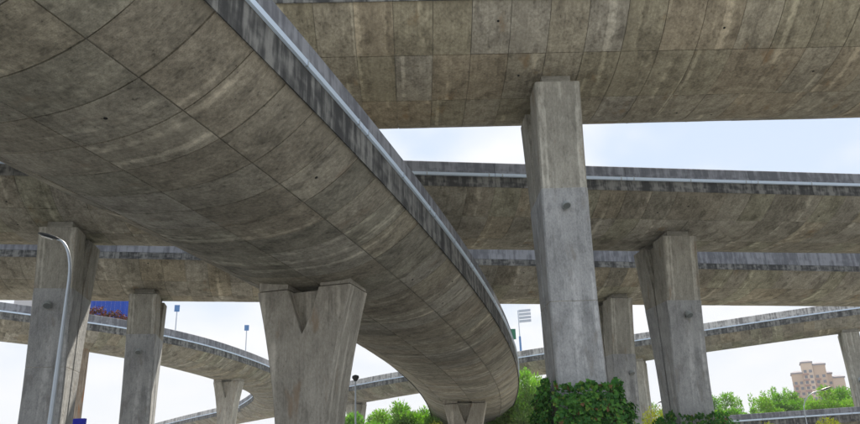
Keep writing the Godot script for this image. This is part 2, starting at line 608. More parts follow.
func floodlight(where: Vector3, n: Vector3, size: float, label: String) -> void:
	var t := thing("floodlight", where, label, "floodlight", "floodlights fixed to the piers")
	n.y = 0
	n = n.normalized()
	t.basis = Basis(UP.cross(n), UP, n).scaled(Vector3.ONE * size)
	var b := begin()
	box(b, Vector3(0, -0.03, 0.02), Vector3(0.2, 0.16, 0.04))
	box(b, Vector3(-0.1, 0, 0.14), Vector3(0.02, 0.07, 0.22))
	box(b, Vector3(0.1, 0, 0.14), Vector3(0.02, 0.07, 0.22))
	put(b.commit(), "bracket", M.dark_metal, t)
	var h := begin()
	var ax := Vector3(0.1, -0.8, 0.6).normalized()
	var c := Vector3(0, 0.03, 0.2)
	tube(h, [c - ax * 0.16, c - ax * 0.12, c - ax * 0.02, c + ax * 0.1, c + ax * 0.13], [0.07, 0.12, 0.17, 0.19, 0.175], 14)
	put(h.commit(), "housing", M.lamp_grey, t)
	var l := begin()
	tube(l, [c + ax * 0.131, c + ax * 0.142], [0.16, 0.15], 14)
	put(l.commit(), "lens", M.lens, t)

# ------------------------------------------------------------------ plants
func leaf_mesh(w: float, l: float, m: Material) -> ArrayMesh:
	var st := begin()
	var pts := [Vector3(0, 0, 0), Vector3(-w * 0.5, l * 0.4, w * 0.18), Vector3(0, l, -w * 0.1), Vector3(w * 0.5, l * 0.4, w * 0.18), Vector3(0, l * 0.42, 0)]
	for f in [[0, 4, 1], [1, 4, 2], [0, 3, 4], [4, 3, 2]]:
		var n: Vector3 = (pts[f[1]] - pts[f[0]]).cross(pts[f[2]] - pts[f[0]]).normalized()
		var order: Array = f
		if n.z > 0: order = [f[0], f[2], f[1]]
		else: n = -n
		for i in order: vert(st, pts[i], n, Vector2(pts[i].x, pts[i].y))
	var me := st.commit()
	me.surface_set_material(0, m)
	return me

func leaf_mat(rough: float, glow: Color) -> StandardMaterial3D:
	var m := StandardMaterial3D.new()
	m.vertex_color_use_as_albedo = true
	m.roughness = rough
	m.metallic_specular = 0.4
	m.cull_mode = BaseMaterial3D.CULL_DISABLED
	m.backlight_enabled = true
	m.backlight = glow
	return m

func cloud_of_leaves(xs: Array, cols: Array, me: Mesh, called: String, parent: Node3D) -> void:
	var mm := MultiMesh.new()
	mm.transform_format = MultiMesh.TRANSFORM_3D
	mm.use_colors = true
	mm.mesh = me
	mm.instance_count = xs.size()
	for i in xs.size():
		mm.set_instance_transform(i, xs[i])
		mm.set_instance_color(i, cols[i])
	var o := MultiMeshInstance3D.new()
	o.multimesh = mm
	o.name = called
	parent.add_child(o, true)
	o.set_meta("kind", "stuff")

func rand_dir() -> Vector3:
	var z := rng.randf_range(-1, 1)
	var a := rng.randf() * TAU
	var q := sqrt(1.0 - z * z)
	return Vector3(q * cos(a), z, q * sin(a))

func frame_to(y: Vector3) -> Basis:
	var x := y.cross(rand_dir()).normalized()
	return Basis(x, y, x.cross(y))

# feathery tree: trunk, rising limbs, twigs carrying narrow leaves
func tree(at_: Vector3, h: float, spread: float, green: Color, me: Mesh, label: String, category: String, group: String, n := 1500, called := "tree") -> void:
	var t := thing(called, at_, label, category, group)
	var ts := begin()
	var lean := Vector3(rng.randf_range(-0.4, 0.4), 0, rng.randf_range(-0.4, 0.4))
	tube(ts, [Vector3.ZERO, lean * 0.3 + UP * h * 0.3, lean + UP * h * 0.62], [h * 0.022, h * 0.016, h * 0.007], 7)
	put(ts.commit(), "trunk", M.bark, t)
	var xs := []
	var cols := []
	var tips := []
	for i in 9:
		var f := rng.randf_range(0.25, 0.6)
		var a := TAU * i / 9.0 + rng.randf() * 0.6
		var from := lean * f + UP * h * f
		var tip := Vector3(cos(a) * spread * rng.randf_range(0.35, 1.0), h * rng.randf_range(0.5, 0.98), sin(a) * spread * rng.randf_range(0.35, 1.0))
		tip.y = minf(tip.y, h * (1.05 - 0.35 * Vector2(tip.x, tip.z).length() / spread))
		var mid := from.lerp(tip, 0.5) + UP * h * 0.03
		var ls := begin()
		tube(ls, [from, mid, tip], [h * 0.008, h * 0.005, h * 0.002], 5)
		put(ls.commit(), "limb", M.bark, t)
		tips.append([from, mid, tip])
	tips.append([lean + UP * h * 0.5, lean + UP * h * 0.8, lean * 1.2 + UP * h])
	for i in n:
		var tp: Array = tips[rng.randi() % tips.size()]
		var f := pow(rng.randf(), 0.7)
		var p: Vector3 = (tp[0] as Vector3).lerp(tp[1], f * 2.0) if f < 0.5 else (tp[1] as Vector3).lerp(tp[2], f * 2.0 - 1.0)
		var tw := rand_dir()
		tw.y = absf(tw.y) * 0.8 - 0.1
		p += tw * spread * 0.34 * sqrt(rng.randf()) * (1.25 - 0.5 * f)
		var d := (tw * 0.8 + UP * rng.randf_range(-0.2, 0.9) + rand_dir() * 0.5).normalized()
		var sc := rng.randf_range(0.6, 1.25)
		xs.append(Transform3D(frame_to(d).scaled(Vector3.ONE * sc), p))
		var k := rng.randf_range(0.65, 1.25)
		cols.append(Color(green.r * k * rng.randf_range(0.85, 1.15), green.g * k, green.b * k))
	cloud_of_leaves(xs, cols, me, "crown", t)

func bush(at_: Vector3, h: float, rad: float, green: Color, me: Mesh, label: String, n := 700) -> void:
	var t := thing("shrub", at_, label, "shrub", "shrubs growing under the roads")
	var st := begin()
	for i in 5:
		var a := TAU * i / 5.0
		tube(st, [Vector3.ZERO, Vector3(cos(a) * rad * 0.4, h * 0.5, sin(a) * rad * 0.4), Vector3(cos(a) * rad * 0.6, h * 0.85, sin(a) * rad * 0.6)], [0.03, 0.02, 0.008], 5)
	put(st.commit(), "stems", M.bark, t)
	var xs := []
	var cols := []
	for i in n:
		var d := rand_dir()
		var p := Vector3(d.x * rad, h * 0.55 + d.y * h * 0.45, d.z * rad) * (0.75 + 0.3 * rng.randf())
		p.y = maxf(p.y, 0.05)
		var dir := (d + UP * 0.6 + rand_dir() * 0.6).normalized()
		xs.append(Transform3D(frame_to(dir).scaled(Vector3.ONE * rng.randf_range(0.6, 1.2)), p))
		var k := rng.randf_range(0.6, 1.25)
		cols.append(Color(green.r * k, green.g * k, green.b * k))
	cloud_of_leaves(xs, cols, me, "leaves", t)

# creeper wrapped round a pier: a lumpy jacket of overlapping leaves on a web of stems
func ivy(base: Vector3, r: Vector3, hx: float, hz: float, H: float, me: Mesh, n: int, label: String) -> void:
	var t := thing("ivy", base, label, "ivy", "ivy climbing the piers")
	r.y = 0
	r = r.normalized()
	t.basis = Basis(r, UP, r.cross(UP))
	var nz := FastNoiseLite.new()
	nz.seed = 5
	nz.frequency = 0.55
	var st := begin()
	for i in 40:
		var side := i % 4
		var a := rng.randf_range(-0.95, 0.95)
		var pts := []
		for k in 7:
			var y := H * k / 6.6
			a = clampf(a + rng.randf_range(-0.16, 0.16), -1, 1)
			var e := 0.05
			if side < 2: pts.append(Vector3(a * hx, y, (hz + e) * (1 if side == 0 else -1)))
			else: pts.append(Vector3((hx + e) * (1 if side == 2 else -1), y, a * hz))
		tube(st, pts, [0.035, 0.03, 0.027, 0.022, 0.018, 0.014, 0.008], 5)
	put(st.commit(), "stems", M.bark, t)
	var xs := []
	var cols := []
	for i in n:
		var ang := rng.randf() * TAU
		var ca := cos(ang)
		var sa := sin(ang)
		var k := 1.0 / maxf(absf(ca), absf(sa))
		var nrm := Vector3(ca, 0, sa)
		if absf(ca) > absf(sa): nrm = Vector3(signf(ca), 0, sa * 0.5).normalized()
		else: nrm = Vector3(ca * 0.5, 0, signf(sa)).normalized()
		var y := H * rng.randf()
		var p := Vector3(ca * k * hx, y, sa * k * hz)
		var lump := nz.get_noise_3d(p.x * 2.2, p.y * 2.2, p.z * 2.2)
		var lump2 := nz.get_noise_3d(p.x * 0.9 + 20.0, p.y * 0.2, p.z * 0.9)
		var top := H * (0.93 + 0.14 * lump2)
		if y > top: continue
		if lump < -0.33 and rng.randf() < 0.85: continue
		var bulge := 0.2 + 0.42 * maxf(lump + 0.25, 0.0) * 1.4
		bulge *= 0.55 + 0.9 * sstep(H, H * 0.78, y)
		p += nrm * (0.04 + 0.8 * bulge * sqrt(rng.randf()))
		var dir := (nrm * 0.45 - UP * rng.randf_range(-0.1, 0.9) + rand_dir() * 0.5).normalized()
		if y > top - 0.2: dir = (nrm * 0.4 + UP * 0.6 + rand_dir() * 0.5).normalized()
		var x := dir.cross(nrm + UP * 0.5 + rand_dir() * 0.35).normalized()
		xs.append(Transform3D(Basis(x, dir, x.cross(dir)).scaled(Vector3.ONE * rng.randf_range(0.4, 1.35)), p))
		var v := rng.randf()
		var c := Color(0.035, 0.13, 0.025).lerp(Color(0.13, 0.32, 0.045), v * v)
		if rng.randf() < 0.08: c = Color(0.16, 0.24, 0.04)
		if rng.randf() < 0.03: c = Color(0.16, 0.09, 0.04)
		cols.append(c)
	cloud_of_leaves(xs, cols, me, "leaves", t)

# a hedge-like thicket far off, one mass of leaves on many thin stems
func thicket(x0: float, x1: float, z: float, h: float, green: Color, me: Mesh, n: int, label: String) -> void:
	var t := thing("thicket", Vector3((x0 + x1) * 0.5, 0, z), label, "thicket")
	t.set_meta("kind", "stuff")
	var nz := FastNoiseLite.new()
	nz.seed = int(absf(x0) * 7.0) + 3
	nz.frequency = 0.35
	var half := (x1 - x0) * 0.5
	var st := begin()
	var tips := []
	var cnt := int(half * 5.0)
	for i in cnt:
		var x := rng.randf_range(-half, half)
		var dz := rng.randf_range(-1.5, 1.5)
		var top := h * (0.9 + 0.2 * nz.get_noise_2d(x * 2.0, 0.0)) * rng.randf_range(0.8, 1.08)
		var a := Vector3(x, 0, dz)
		var b := Vector3(x + rng.randf_range(-0.7, 0.7), top, dz + rng.randf_range(-0.7, 0.7))
		tube(st, [a, a.lerp(b, 0.5), b], [0.06, 0.04, 0.01], 5)
		tips.append([a, b])
	put(st.commit(), "stems", M.bark, t)
	var xs := []
	var cols := []
	for i in n:
		var tp: Array = tips[rng.randi() % tips.size()]
		var f := pow(rng.randf(), 0.6)
		var d := rand_dir()
		var p: Vector3 = (tp[0] as Vector3).lerp(tp[1], f) + Vector3(d.x, d.y * 0.6, d.z) * (0.75 - 0.55 * f)
		var dir := (UP * 0.9 + d * 0.8 + rand_dir() * 0.3).normalized()
		xs.append(Transform3D(frame_to(dir).scaled(Vector3.ONE * rng.randf_range(0.6, 1.3)), p))
		var k := rng.randf_range(0.65, 1.2)
		cols.append(Color(green.r * k * rng.randf_range(0.85, 1.15), green.g * k, green.b * k))
	cloud_of_leaves(xs, cols, me, "foliage", t)

# ------------------------------------------------------------------ street furniture
func street_lamp(base: Vector3, H: float, reach: Vector3, rad: float, label: String, head: float) -> void:
	var t := thing("street_lamp", base, label, "street lamp", "street lamps")
	var pts := []
	var rr := []
	for i in 7:
		pts.append(UP * (H - 1.5) * i / 6.0)
		rr.append(lerpf(rad, rad * 0.72, i / 6.0))
	for i in range(1, 9):
		var a := PI * 0.5 * i / 8.0
		pts.append(UP * (H - 1.5 + 1.35 * sin(a)) + reach * (1.0 - cos(a)))
		rr.append(rad * lerpf(0.72, 0.45, i / 8.0))
	var st := begin()
	tube(st, pts, rr, 12)
	put(st.commit(), "pole", M.galv, t)
	var ft := begin()
	tube(ft, [Vector3.ZERO, UP * 0.35, UP * 0.42], [rad * 1.7, rad * 1.6, rad * 1.1], 12)
	put(ft.commit(), "base_collar", M.galv, t)
	var d := reach.normalized()
	var e: Vector3 = pts[pts.size() - 1]
	d = (d + UP * 0.28).normalized()
	var sdv := d.cross(UP).normalized()
	var bs := Basis(d, sdv.cross(d), sdv)
	var hs := begin()
	var secs := [[-0.08, 0.05, 0.04], [0.05, 0.12, 0.07], [0.35, 0.17, 0.085], [0.62, 0.15, 0.06], [0.72, 0.06, 0.03]]
	var prev := []
	for q in secs:
		var ring := []
		for k in 10:
			var a := TAU * k / 10.0
			var yy: float = sin(a) * q[2] * head
			if yy < 0: yy *= 0.55
			ring.append(e + bs * Vector3(q[0] * head, yy + 0.02 * head, cos(a) * q[1] * head))
		if prev.size() > 0:
			for k in 10:
				var j := (k + 1) % 10
				var c: Vector3 = (ring[0] + ring[5]) * 0.5
				flat(hs, prev[k], prev[j], ring[j], ring[k], (ring[k] + ring[j]) * 0.5 - c)
		prev = ring
	put(hs.commit(), "lamp_head", M.dark_metal, t)
	var gl := begin()
	box(gl, e + bs * (Vector3(0.36, -0.045, 0) * head), Vector3(0.4, 0.02, 0.22) * head, bs)
	put(gl.commit(), "lens", M.lens, t)

func post_lamp(base: Vector3, H: float, label: String) -> void:
	var t := thing("street_lamp", base, label, "street lamp", "street lamps")
	var st := begin()
	tube(st, [Vector3.ZERO, UP * H * 0.5, UP * (H - 0.25)], [0.06, 0.05, 0.04], 10)
	put(st.commit(), "pole", M.galv, t)
	var h := begin()
	tube(h, [UP * (H - 0.3), UP * (H - 0.22), UP * (H - 0.1), UP * H, UP * (H + 0.05)], [0.06, 0.13, 0.2, 0.18, 0.05], 14)
	put(h.commit(), "lamp_head", M.dark_metal, t)

func small_sign(base: Vector3, H: float, w: float, h: float, m: Material, label: String, facing: float) -> void:
	var t := thing("road_sign", base, label, "sign", "signs on the distant ramps")
	t.rotation.y = facing
	var st := begin()
	tube(st, [Vector3.ZERO, UP * H], [0.07, 0.06], 8)
	put(st.commit(), "post", M.galv, t)
	var b := begin()
	box(b, Vector3(0, H - h * 0.4, 0.1), Vector3(w, h, 0.05))
	put(b.commit(), "panel", m, t)

# ------------------------------------------------------------------ far buildings
func tower(base: Vector3, turn: float, blocks: Array, label: String) -> void:
	var t := thing("apartment_tower", base, label, "building", "apartment towers beyond the trees")
	t.rotation.y = turn
	var wallm: Array = [M.wall_pink, M.wall_cream]
	var pane := BoxMesh.new()
	pane.size = Vector3(1.5, 1.5, 0.12)
	var slab := BoxMesh.new()
	slab.size = Vector3(3.0, 0.9, 1.0)
	for bl in blocks:                      # x, z, width, depth, height, storeys, columns
		var x: float = bl[0]
		var z: float = bl[1]
		var w: float = bl[2]
		var d: float = bl[3]
		var H: float = bl[4]
		var st := begin()
		box(st, Vector3(x, H * 0.5, z), Vector3(w, H, d))
		var wl := put(st.commit(), "wall", wallm[int(bl[6])], t)
		var rs := begin()
		box(rs, Vector3(x, H + 0.35, z), Vector3(w + 0.9, 0.7, d + 0.9))
		var a := [Vector3(x - w * 0.5 - 0.45, H + 0.7, z - d * 0.5 - 0.45), Vector3(x + w * 0.5 + 0.45, H + 0.7, z - d * 0.5 - 0.45), Vector3(x + w * 0.5 + 0.45, H + 0.7, z + d * 0.5 + 0.45), Vector3(x - w * 0.5 - 0.45, H + 0.7, z + d * 0.5 + 0.45)]
		var b := []
		for q in a: b.append(Vector3(lerpf(q.x, x, 0.55), H + 1.7, lerpf(q.z, z, 0.55)))
		for k in 4:
			flat(rs, a[k], a[(k + 1) % 4], b[(k + 1) % 4], b[k], (a[k] + a[(k + 1) % 4]) * 0.5 - Vector3(x, H, z) + UP)
		flat(rs, b[0], b[1], b[2], b[3], UP)
		put(rs.commit(), "roof", M.roof_grey, t)
		var cols: int = bl[5]
		var fl := int(H / 3.0) - 1
		for f in range(max(0, fl - 13), fl):
			for c in cols:
				var cx := x - w * 0.5 + w * (c + 0.5) / cols
				put(pane, "window", M.far_glass, wl, Vector3(cx, 3.0 * f + 2.4, z + d * 0.5 + 0.03))
				if (c + f * 0) % 2 == 0:
					put(slab, "balcony", M.wall_band, wl, Vector3(cx, 3.0 * f + 0.75, z + d * 0.5 + 0.5))
			for c in 3:
				var cz := z - d * 0.5 + d * (c + 0.5) / 3.0
				var o := put(pane, "window", M.far_glass, wl, Vector3(x - w * 0.5 - 0.03, 3.0 * f + 2.4, cz))
				o.rotation.y = PI * 0.5

# ------------------------------------------------------------------ sky
func make_sky() -> Sky:
	var w := 1024
	var h := 512
	var n := FastNoiseLite.new()
	n.seed = 21
	n.frequency = 1.0
	n.fractal_octaves = 5
	var im := Image.create_empty(w, h, false, Image.FORMAT_RGBF)
	for y in h:
		var el := PI * 0.5 - PI * (y + 0.5) / h
		var ce := cos(el)
		var se := sin(el)
		for x in w:
			var az := TAU * (x + 0.5) / w
			var c: Color
			if el <= -0.02:
				c = Color(0.5, 0.5, 0.5)
			else:
				var up := maxf(se, 0.0)
				var clear := Color(0.54, 0.62, 0.73).lerp(Color(0.28, 0.43, 0.69), pow(up, 0.7))
				var q := 1.0 / (up + 0.22)
				var v := n.get_noise_3d(cos(az) * ce * q * 1.5, sin(az) * ce * q * 1.5 + 3.0, up) * 0.5 + 0.5
				var v2 := n.get_noise_3d(cos(az) * ce * q * 5.0 + 9.0, sin(az) * ce * q * 5.0, up * 2.0) * 0.5 + 0.5
				var cov := sstep(0.36, 0.68, v * 0.75 + v2 * 0.25)
				c = clear.lerp(Color(0.73, 0.735, 0.75), 0.3 + 0.7 * cov)
				c = c.lerp(Color(0.7, 0.705, 0.715), sstep(0.3, 0.0, up))
			im.set_pixel(x, y, c)
	var m := PanoramaSkyMaterial.new()
	m.panorama = ImageTexture.create_from_image(im)
	m.energy_multiplier = 0.79
	var s := Sky.new()
	s.sky_material = m
	return s

# ------------------------------------------------------------------ scene
func _ready() -> void:
	rng.seed = 4711
	# camera
	var cam := Camera3D.new()
	cam.name = "camera"
	add_child(cam)
	cam.fov = rad_to_deg(2.0 * atan(212.0 / 720.0))
	cam.far = 3000.0
	cam.position = Vector3(0, 1.6, 0)
	cam.basis = Basis(Vector3.RIGHT, deg_to_rad(19.42)) * Basis(Vector3.BACK, deg_to_rad(-2.1))
	cam.current = true
	# sky, exposure
	var env := Environment.new()
	env.background_mode = Environment.BG_SKY
	env.sky = make_sky()
	env.tonemap_mode = Environment.TONE_MAPPER_LINEAR
	env.tonemap_exposure = 1.8
	env.fog_enabled = true
	env.fog_density = 0.0004
	env.fog_light_color = Color(0.9, 0.93, 0.97)
	env.sdfgi_enabled = true
	env.ssao_enabled = true
	env.ssil_enabled = true
	var we := WorldEnvironment.new()
	we.name = "world_environment"
	we.environment = env
	add_child(we)
	# hazy sun, high beyond the roads: the sides turned to the camera lie in shade
	var sun := DirectionalLight3D.new()
	sun.name = "sun"
	sun.light_energy = 1.6
	sun.light_angular_distance = 1.5
	sun.light_color = Color(1.0, 0.96, 0.9)
	sun.shadow_enabled = true
	add_child(sun)
	sun.look_at_from_position(Vector3(14, 56, -46), Vector3.ZERO)

	make_materials()
	build_setting()
	build_roads()
	build_plants()
	build_furniture()

func build_setting() -> void:
	var g := PlaneMesh.new()
	g.size = Vector2(3000, 3000)
	var nt := NoiseTexture2D.new()
	nt.width = 512
	nt.height = 512
	nt.seamless = true
	var fn := FastNoiseLite.new()
	fn.seed = 3
	fn.frequency = 0.02
	fn.fractal_octaves = 5
	nt.noise = fn
	var ramp := Gradient.new()
	ramp.set_color(0, lin(0.2, 0.2, 0.19))
	ramp.set_color(1, lin(0.34, 0.335, 0.32))
	nt.color_ramp = ramp
	var m := mat(Color(1, 1, 1), 0.9, nt, Vector3(300, 300, 1))
	var o := put(g, "ground", m, self)
	o.set_meta("kind", "structure")
	# far towers
	M.wall_pink = mat(lin(0.5, 0.36, 0.25), 0.9)
	M.wall_cream = mat(lin(0.6, 0.46, 0.34), 0.9)
	M.wall_band = mat(lin(0.36, 0.2, 0.15), 0.9)
	M.roof_grey = mat(lin(0.22, 0.2, 0.22), 0.8)
	M.far_glass = mat(lin(0.14, 0.14, 0.16), 0.3)
	tower(Vector3(211.5, 0, -420), -0.42, [[-5.6, 0, 5.6, 12, 43.5, 2, 0], [0, 1.2, 5.4, 12, 49.0, 2, 1], [6.0, 0, 6.4, 12, 47.5, 2, 0]],
		"taller pink and cream apartment tower with three stepped grey roofs")
	tower(Vector3(226, 0, -430), -0.42, [[-4.4, 0, 5.4, 12, 45.0, 2, 1], [0.9, 1.2, 5.0, 12, 43.5, 2, 0], [6.4, 0, 6.0, 12, 41.0, 2, 1]],
		"lower pink apartment tower just right of the taller one")
	tower(Vector3(262, 0, -425), -0.5, [[0, 0, 10, 14, 38.0, 3, 0], [8, 0, 9, 14, 42.0, 3, 1]],
		"pink apartment tower half hidden behind the rightmost pier")

func build_roads() -> void:
	# the near curved ramp
	var rp := ramp_path()
	girder("curved_ramp", rp, {"W": 8.58, "D": 1.515, "f1": 0.839, "f2": 0.697, "strips": [-1.0, -0.46, 0.1, 0.65, 1.0], "seam": 1.6, "mats": M.ramp, "near0": -3.0, "near1": 62.0, "step": 6.1},
		"curved concrete ramp sweeping overhead from upper left to bottom centre", "road ramp")
	for q in [[15.2, "broad forked concrete pier under the curved ramp in the foreground"], [50.0, "distant forked pier under the far end of the curved ramp"]]:
		var f := at(rp, q[0])
		var b: Vector3 = f[0]
		var top := b.y - 1.515
		b.y = 0
		pier("forked_pier", b, f[1], top, {"wb": 0.8, "wt": 1.66, "t": 1.6, "gap": 0.15, "flare": 5.2, "vd": 1.5, "vw": 0.55}, q[1], "piers carrying the roads")
	# three straight decks
	var d1 := straight_path(Vector3(-62, 15.0, -20.9), Vector3(68, 15.0, -24.8))
	girder("elevated_road", d1, {"W": 8.5, "D": 1.3, "f1": 0.6, "f2": 0.62, "strips": [-1.0, -0.52, 0.05, 0.62, 1.0], "mats": M.deck_tan, "near0": 50.0, "near1": 88.0, "step": 6.1},
		"highest tan elevated road crossing the top right of the view", "elevated road", "straight elevated roads")
	var d2 := straight_path(Vector3(-70, 13.0, -21.43), Vector3(80, 13.0, -46.43))
	girder("elevated_road", d2, {"W": 8.5, "D": 1.12, "f1": 0.52, "f2": 0.62, "strips": [-1.0, -0.52, 0.05, 0.62, 1.0], "mats": M.deck, "near0": 42.0, "near1": 104.0, "step": 6.1},
		"middle elevated road, just below the topmost strip of sky", "elevated road", "straight elevated roads")
	var d3 := straight_path(Vector3(-90, 13.05, -27.48), Vector3(110, 12.95, -68.48))
	girder("elevated_road", d3, {"channel": false, "W": 8.5, "D": 1.2, "f1": 0.35, "f2": 1.05, "strips": [-1.0, -0.52, 0.05, 0.62, 1.0], "mats": M.deck, "near0": 56.0, "near1": 126.0, "step": 6.1},
		"lowest of the three straight elevated roads, behind the other two", "elevated road", "straight elevated roads")
	var r1: Vector3 = d1.r[0]
	var r2: Vector3 = d2.r[0]
	var r3: Vector3 = d3.r[0]
	var spec := {"wb": 0.85, "wt": 1.75, "t": 1.55, "flare": 7.5, "vd": 2.6, "vw": 0.6, "slot": 0.07, "bear": 0.72, "mat": M.pier_grey}
	var z1 := func(x): return -20.9 + (x + 62.0) / 130.0 * -3.9
	var z2 := func(x): return -21.43 + (x + 70.0) / 150.0 * -25.0
	var z3 := func(x): return -27.48 + (x + 90.0) / 200.0 * -41.0
	var list := [
		[4.33, z1.call(4.33), 13.7, r1, 1.5, [6.25, 9.9], "tall pier with ivy round its foot, carrying the highest road", [9.3, -0.02]],
		[11.73, z2.call(11.73), 11.88, r2, 1.72, [8.6], "pier with grey painted lower half, right of the ivy-covered one", [7.9, 0.05]],
		[-16.0, z2.call(-16.0), 11.88, r2, 1.55, [5.9, 9.1], "leftmost pier, behind the curved white street lamp", [8.4, -0.1]],
		[-17.1, z3.call(-17.1), 11.8, r3, 1.6, [9.3], "slim pier left of centre under the lowest straight road", [8.3, -0.05]],
		[12.0, z3.call(12.0), 11.8, r3, 1.6, [8.0], "pier half hidden behind the tall ivy-covered pier", [6.8, 0.35]]]
	for q in list:
		var sp := spec.duplicate()
		sp.t = q[4]
		sp.coat = q[5]
		pier("forked_pier", Vector3(q[0], 0, q[1]), q[3], q[2], sp, q[6], "piers carrying the roads")
	# floodlights on the piers' near faces
	var names := ["floodlight on the tall ivy-footed pier", "floodlight on the pier right of the ivy-covered one", "floodlight on the leftmost pier beside the street lamp", "floodlight on the slim pier left of centre", "floodlight on the pier half hidden behind the ivy-covered one"]
	for i in 5:
		var q = list[i]
		var n: Vector3 = q[3]
		var hh: float = q[7][0]
		var face := 0.96
		face = outline(hh, q[2] - 0.22, 0.85, 1.75, 7.5) + 0.01
		var side := Vector3(n.z, 0, -n.x)
		floodlight(Vector3(q[0], hh, q[1]) + n * face + side * q[7][1], n, 0.72 if i == 0 else 0.92, names[i])
	# far ramps
	var c_edge := [Vector3(-70, 20.3, -53), Vector3(-58, 19.5, -60.5), Vector3(-46, 18.6, -68.3), Vector3(-38.3, 18.0, -73.6), Vector3(-33.1, 17.55, -77.9), Vector3(-28.1, 17.0, -85.0), Vector3(-25.2, 16.6, -93.0), Vector3(-23.2, 16.2, -102.6), Vector3(-22.2, 15.8, -116.0), Vector3(-24, 15.2, -132.0), Vector3(-32, 14.5, -150)]
	var pc := edge_path(c_edge, 1.5, 4.25)
	var far_o := {"W": 8.5, "D": 1.4, "f1": 0.75, "f2": 0.9, "strips": [-1.0, -0.52, 0.05, 0.62, 1.0], "mats": M.deck, "near0": 20.0, "near1": 20.0, "step": 6.1}
	girder("curved_road", pc, far_o, "curved far ramp at lower left carrying the blue hoarding", "road ramp", "distant curved ramps")
	var d_edge := [Vector3(-100, 12.6, -225), Vector3(-66.5, 13.5, -178), Vector3(-44, 14.1, -150), Vector3(-30.1, 14.5, -135.2), Vector3(-15.1, 15.0, -121.3), Vector3(-6.5, 15.4, -114.3), Vector3(11.9, 16.3, -102.8), Vector3(26, 17, -96.3), Vector3(45.4, 18.2, -88.6), Vector3(60, 18.9, -83.5), Vector3(80, 19.8, -77)]
	var pd := edge_path(d_edge, 1.45, 4.25)
	var do := far_o.duplicate()
	do.parapet = M.parapet_pale
	girder("curved_road", pd, do, "farthest pale ramp rising gently behind everything towards the right", "road ramp", "distant curved ramps")
	var e_edge := [Vector3(8, 4.3, -72), Vector3(20, 4.7, -73.2), Vector3(30, 5.0, -74.1), Vector3(42.3, 5.4, -75.2), Vector3(56, 5.8, -76.4), Vector3(76, 6.4, -78)]
	for i in e_edge.size(): e_edge[i] += UP * 0.5
	var pe := edge_path(e_edge, 1.5, 4.25)
	var eo := far_o.duplicate()
	eo.f2 = 0.6
	eo.near0 = 18.0
	eo.near1 = 18.0
	girder("low_road", pe, eo, "low road with pale parapet in front of the trees at lower right", "road")
	# piers of the far ramps, placed under the paths
	var fars := [
		[pc, Vector3(-26.6, 0, -99), "small forked pier under the curved far ramp at lower left", M.pier, 1.6, 1.0, 1.9],
		[pd, Vector3(51.3, 0, -89.5), "rightmost pier, under the farthest ramp", M.pier_grey, 1.9, 0.95, 1.7],
		[pd, Vector3(27.3, 0, -99.5), "far thin pier just right of the ivy-covered pier", M.pier, 1.6, 0.95, 1.7],
		[pd, Vector3(-14.2, 0, -125.5), "far pier seen just right of the foreground forked pier", M.pier, 1.8, 0.95, 1.7]]
	for q in fars:
		var best := 1e9
		var bs := 0.0
		var s: float = q[0].s0
		while s < q[0].s1:
			var pp: Vector3 = at(q[0], s)[0]
			var dd := Vector2(pp.x - q[1].x, pp.z - q[1].z).length()
			if dd < best:
				best = dd
				bs = s
			s += 0.5
		var fr := at(q[0], bs)
		var b: Vector3 = fr[0]
		var top := b.y - 1.4
		b.y = 0
		pier("forked_pier", b, fr[1], top, {"wb": q[5], "wt": q[6], "t": q[4], "flare": 5.5, "vd": 2.2, "vw": 0.7, "mat": q[3]}, q[2], "piers carrying the roads")
		if q[2].begins_with("rightmost"):
			var nn: Vector3 = fr[1]
			floodlight(b + UP * 9.6 + nn * (outline(9.6, top - 0.36, 0.95, 1.7, 5.5) + 0.01), nn, 1.8, "floodlight on the rightmost pier")

